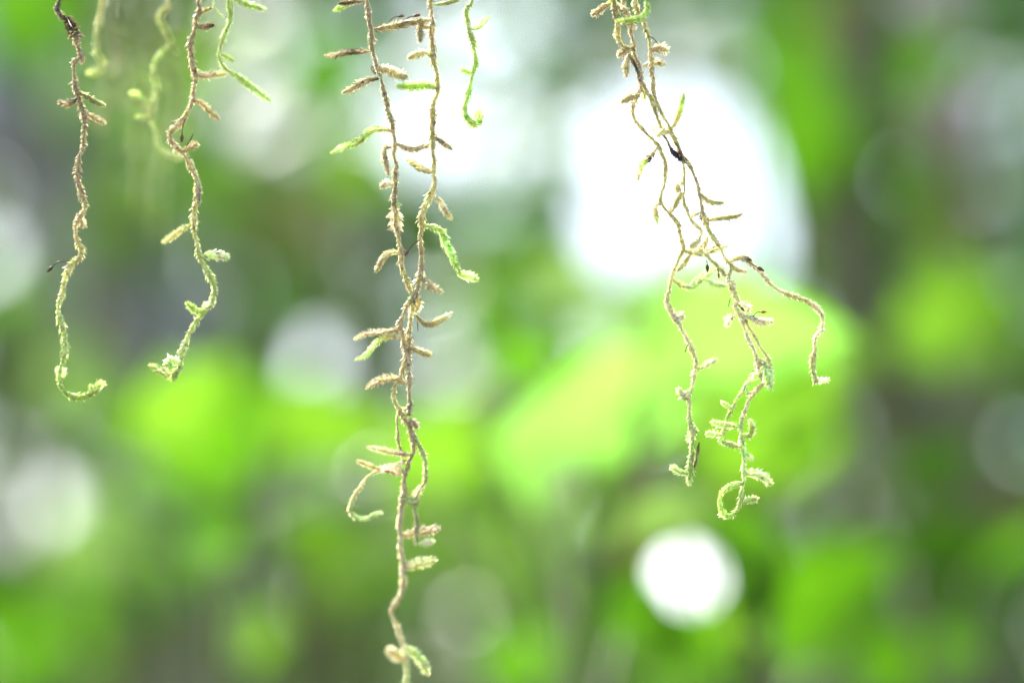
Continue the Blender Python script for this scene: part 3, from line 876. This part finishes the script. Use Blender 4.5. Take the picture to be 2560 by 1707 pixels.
shoot('J', pts(8, '465,1115 540,1150 610,1165 680,1110 740,1060 830,1000'), 21, ['straw', 'mint', 'mint', 'mint'])
shoot('J', pts(8, '440,570 455,530 470,550'), 10, ['straw', 'dark'])
shoot('J', pts(8, '490,1430 530,1395 540,1440'), 18, ['white', 'white'])
capsule('J', pts(8, '741,950 743,965 744,978'), 'dark', 11)
shoot('J', pts(9, '400,460 460,425 545,382'), 16, ['mint', 'white', 'mint'])
shoot('J', pts(9, '370,600 300,635 262,585'), 20, ['mint', 'white', 'mint'])
shoot('J', pts(9, '330,670 300,650 265,610'), 13, ['mint', 'white'])
shoot('J', pts(9, '385,860 365,910 345,960'), 26, ['mint', 'mint', 'sage'])
shoot('J', pts(9, '415,970 395,1070 380,1150'), 9, ['dark', 'olive', 'dark'])
shoot('J', pts(9, '335,1185 270,1170 210,1132'), 19, ['sage', 'mint', 'mint'])
shoot('J', pts(9, '370,1040 355,1150 345,1268'), 21, ['green', 'green', 'sage'])
capsule('J', pts(9, '335,285 322,315 315,340'), cap=False)

strand('K', 'dark-knotted strand of the tangled right bundle, ending in a curled loop', up(pts(7, '530,-10 545,90 600,190 635,300 660,400 665,500 675,600 680,700 690,800 710,890 750,980 790,1060 830,1130 860,1200 900,1290 940,1380 985,1445',
       8, '610,190 645,270 670,360 690,440 700,530 730,620 750,700 800,770 850,850 890,930 940,1000 925,1070 930,1130 960,1210 1000,1290',
       9, '660,10 700,80 740,200 790,310 830,420 862,545 790,630 740,730 710,830 710,940 725,1040 730,1140 725,1230 710,1330 690,1420 640,1480 590,1470 560,1400 560,1340 590,1300 650,1270 722,1250')),
       12, ['brown', 'tan', 'straw', 'straw', 'straw', 'tan', 'straw', 'straw', 'tan', 'straw', 'pale', 'pale', 'white', 'pale', 'pale', 'mint', 'sage', 'lime', 'sage'], dz=-.001)
stem('K', pts(7, '590,740 640,830 690,930 720,1030 750,1130 790,1210 830,1300 870,1360 930,1410 985,1445'), 11, ['tan', 'straw', 'olive', 'straw', 'brown', 'black', 'black'])
shoot('K', pts(7, '835,1335 880,1370 930,1405 990,1445'), 18, ['black', 'black', 'black'])
shoot('K', pts(7, '920,1290 915,1340 945,1400'), 8, ['black', 'black'])
capsule('K', pts(7, '880,1270 905,1300 918,1330'), 'red', 11)
shoot('K', pts(7, '625,-20 637,60 620,120 580,160 490,182 420,185 352,192'), 18, ['green', 'lime', 'lime', 'green', 'lime'], dz=-.006)
capsule('K', pts(7, '640,320 690,345 735,400'), cap=False)
shoot('K', pts(7, '670,450 740,435 815,452'), 25, ['pink', 'pink', 'pale'])
shoot('K', pts(7, '850,1150 900,1060 930,970 945,900 962,830'), 18, ['white', 'pale', 'mint', 'sage'])
shoot('K', pts(7, '860,1160 760,1160 670,1150'), 19, ['pale', 'pale', 'straw'])
shoot('K', pts(7, '840,1180 780,1170 715,1215'), 17, ['pale', 'white', 'pale'])
stem('K', pts(8, '545,140 555,230 560,330 550,440 575,530 600,600 650,660 695,710 680,770 630,820 600,850'), 9, ['straw', 'straw', 'straw', 'pale', 'pale', 'straw'])
shoot('K', pts(8, '565,320 510,330 505,400'), 22, ['pale', 'pale', 'straw'])
shoot('K', pts(8, '545,400 500,460 465,535'), 15, ['pale', 'straw', 'straw'])
shoot('K', pts(8, '675,400 750,460 810,480 885,480'), 18, ['tan', 'pale', 'straw', 'pale'])
shoot('K', pts(8, '750,625 830,610 920,600 980,590 1035,568'), 16, ['straw', 'pale', 'straw', 'pink'])
shoot('K', pts(8, '705,560 725,620 745,665'), 20, ['black', 'dark', 'black'])
shoot('K', pts(8, '695,560 640,580 600,600'), 9, ['tan', 'pale'])
shoot('K', pts(8, '750,760 730,810 690,850 600,862'), 15, ['straw', 'tan', 'pale', 'pale'])
shoot('K', pts(8, '685,770 640,815 610,840'), 17, ['pale', 'white', 'pale'])
shoot('K', pts(8, '720,1100 800,1145 905,1162'), 16, ['mint', 'mint', 'sage'], dz=.015)
shoot('K', pts(8, '940,990 1000,1030 1068,1042'), 14, ['straw', 'pale', 'white'])
shoot('K', pts(8, '910,1100 935,1130 960,1190'), 24, ['white', 'white', 'pale'])
capsule('K', pts(8, '830,1020 835,1040 836,1048'), 'orange', 8)
capsule('K', pts(8, '1000,1315 1010,1325 1015,1330'), 'dark', 8, dz=-.004)
capsule('K', pts(8, '1120,1410 1150,1375 1175,1372'), 'orange', 9)
capsule('K', pts(8, '935,1260 925,1290 920,1330'), cap=False)
shoot('K', pts(8, '1050,1400 1110,1420 1180,1452 1280,1450'), 23, ['white', 'white', 'white'])
shoot('K', pts(8, '975,1400 920,1425 903,1492'), 19, ['white', 'white', 'pale'])
shoot('K', pts(8, '1000,1320 1060,1320 1080,1370'), 22, ['white', 'pale'])
stem('K', pts(8, '1020,1370 1050,1450', 9, '740,120 790,210 850,310 900,400 920,500 915,590'), 11, ['pale', 'straw', 'pale', 'mint'])
shoot('K', pts(9, '840,380 880,450 905,560'), 28, ['pale', 'mint', 'mint'])
shoot('K', pts(9, '870,540 830,480 775,520'), 22, ['mint', 'mint', 'sage'])
stem('K', pts(9, '840,500 770,540 710,620 650,720 610,810 580,900 570,960 640,985 700,1000'), 11, ['mint', 'mint', 'sage', 'green', 'sage', 'mint', 'sage'], dz=.003)
shoot('K', pts(9, '640,735 600,705 568,685'), 14, ['sage', 'mint'])
shoot('K', pts(9, '790,620 760,625 750,640'), 10, ['pale', 'tan'])
shoot('K', pts(9, '710,860 640,850 560,840 495,822'), 19, ['mint', 'sage', 'mint', 'mint'])
shoot('K', pts(9, '575,920 520,908 462,912'), 18, ['sage', 'mint', 'mint'])
shoot('K', pts(9, '570,960 640,985 700,1000'), 16, ['mint', 'sage'], dz=.003)
shoot('K', pts(9, '725,915 770,920 785,865 768,808'), 19, ['mint', 'sage', 'mint'])
shoot('K', pts(9, '745,1040 765,1060 788,1095'), 11, ['mint', 'white'])
shoot('K', pts(9, '740,1190 800,1180 860,1205 920,1265'), 25, ['sage', 'mint', 'mint', 'sage'])
shoot('K', pts(9, '720,1395 770,1365 818,1368'), 20, ['mint', 'mint', 'sage'])
shoot('K', pts(9, '722,1250 650,1270 590,1305'), 17, ['mint', 'lime'])
shoot('K', pts(9, '640,1480 590,1480 555,1465'), 15, ['lime', 'mint'])

strand('M', 'long pale tendril curving away from the right side of the tangled bundle', pts(8, '915,960 990,930 1060,940 1130,1000 1190,1060 1250,1130 1320,1190 1410,1230 1500,1260 1590,1300 1650,1360 1690,1420 1680,1490',
       9, '1270,180 1230,240 1225,310 1210,400 1215,500 1235,545'), 13, ['pale', 'white', 'pale', 'straw', 'pale', 'white', 'straw', 'sage'], dz=-.002)
shoot('M', pts(8, '960,945 1030,920 1100,950'), 17, ['straw', 'white', 'dark'])
shoot('M', pts(9, '1225,540 1275,533 1318,528'), 17, ['white', 'white', 'mint'])
capsule('M', pts(8, '1030,950 1100,975 1150,1003'), 'red', 11)
shoot('M', pts(8, '1130,1010 1155,1025 1170,1035'), 9, ['dark', 'pale'])

# --- soft-focus strands behind, upper left
VEIL = [(250, 330, .16, 'olive'), (300, 260, .2, 'grey'), (335, 380, .22, 'sage'), (370, 300, .18, 'olive'), (405, 420, .24, 'sage'), (430, 330, .2, 'grey'), (465, 360, .26, 'sage'), (345, 520, .28, 'sage'), (390, 600, .3, 'green'), (280, 180, .13, 'grey')]
for i, (x, y, dz, tone) in enumerate(VEIL):
    k = 'V%d' % i
    path = [(x + 10, -330), (x - 6, -120), (x + 8, 0), (x - 8, y * .35), (x + 10, y * .7), (x, y)]
    strand(k, 'blurred moss strand in the veil hanging behind the upper left strands', path, 14, ['veil', 'veil', tone], dz=dz)
    for j in range(4):
        yy = y * (.15 + .2 * j)
        sgn = 1 if (i + j) % 2 else -1
        shoot(k, [(x, yy), (x + sgn * 25, yy + 8), (x + sgn * 55, yy + 26)], 17, ['veil', 'veil'])

# ------------------------------------------------------------------ the branch the moss hangs from, above the frame
root = empty('mossy_tree', (-1.15, .75, -.05))
tag(root, 'mossy tree whose low branch carries the hanging strands', 'tree')
tp = spline([(-1.15, .75, -.05), (-1.12, .76, .8), (-1.2, .74, 1.7), (-1.15, .8, 2.6), (-1.0, .9, 3.6)], 8)
v, f = tube(tp, np.linspace(.12, .06, len(tp)), 12)
mesh_obj('trunk', v, f, BARK_OLIVE, root)
a, b = at(-1500, -420, FOCUS + .03), at(200, -345, FOCUS + .02)
bp = spline([(-1.18, .745, 1.62), tuple(a), tuple(b), tuple(at(900, -360, FOCUS + .005)), tuple(at(1600, -345, FOCUS)), tuple(at(2600, -420, FOCUS + .02)), tuple(at(3600, -560, FOCUS + .06))], 8)
v, f = tube(bp, np.linspace(.014, .004, len(bp)), 9)
mesh_obj('branch', v, f, BARK_OLIVE, root)
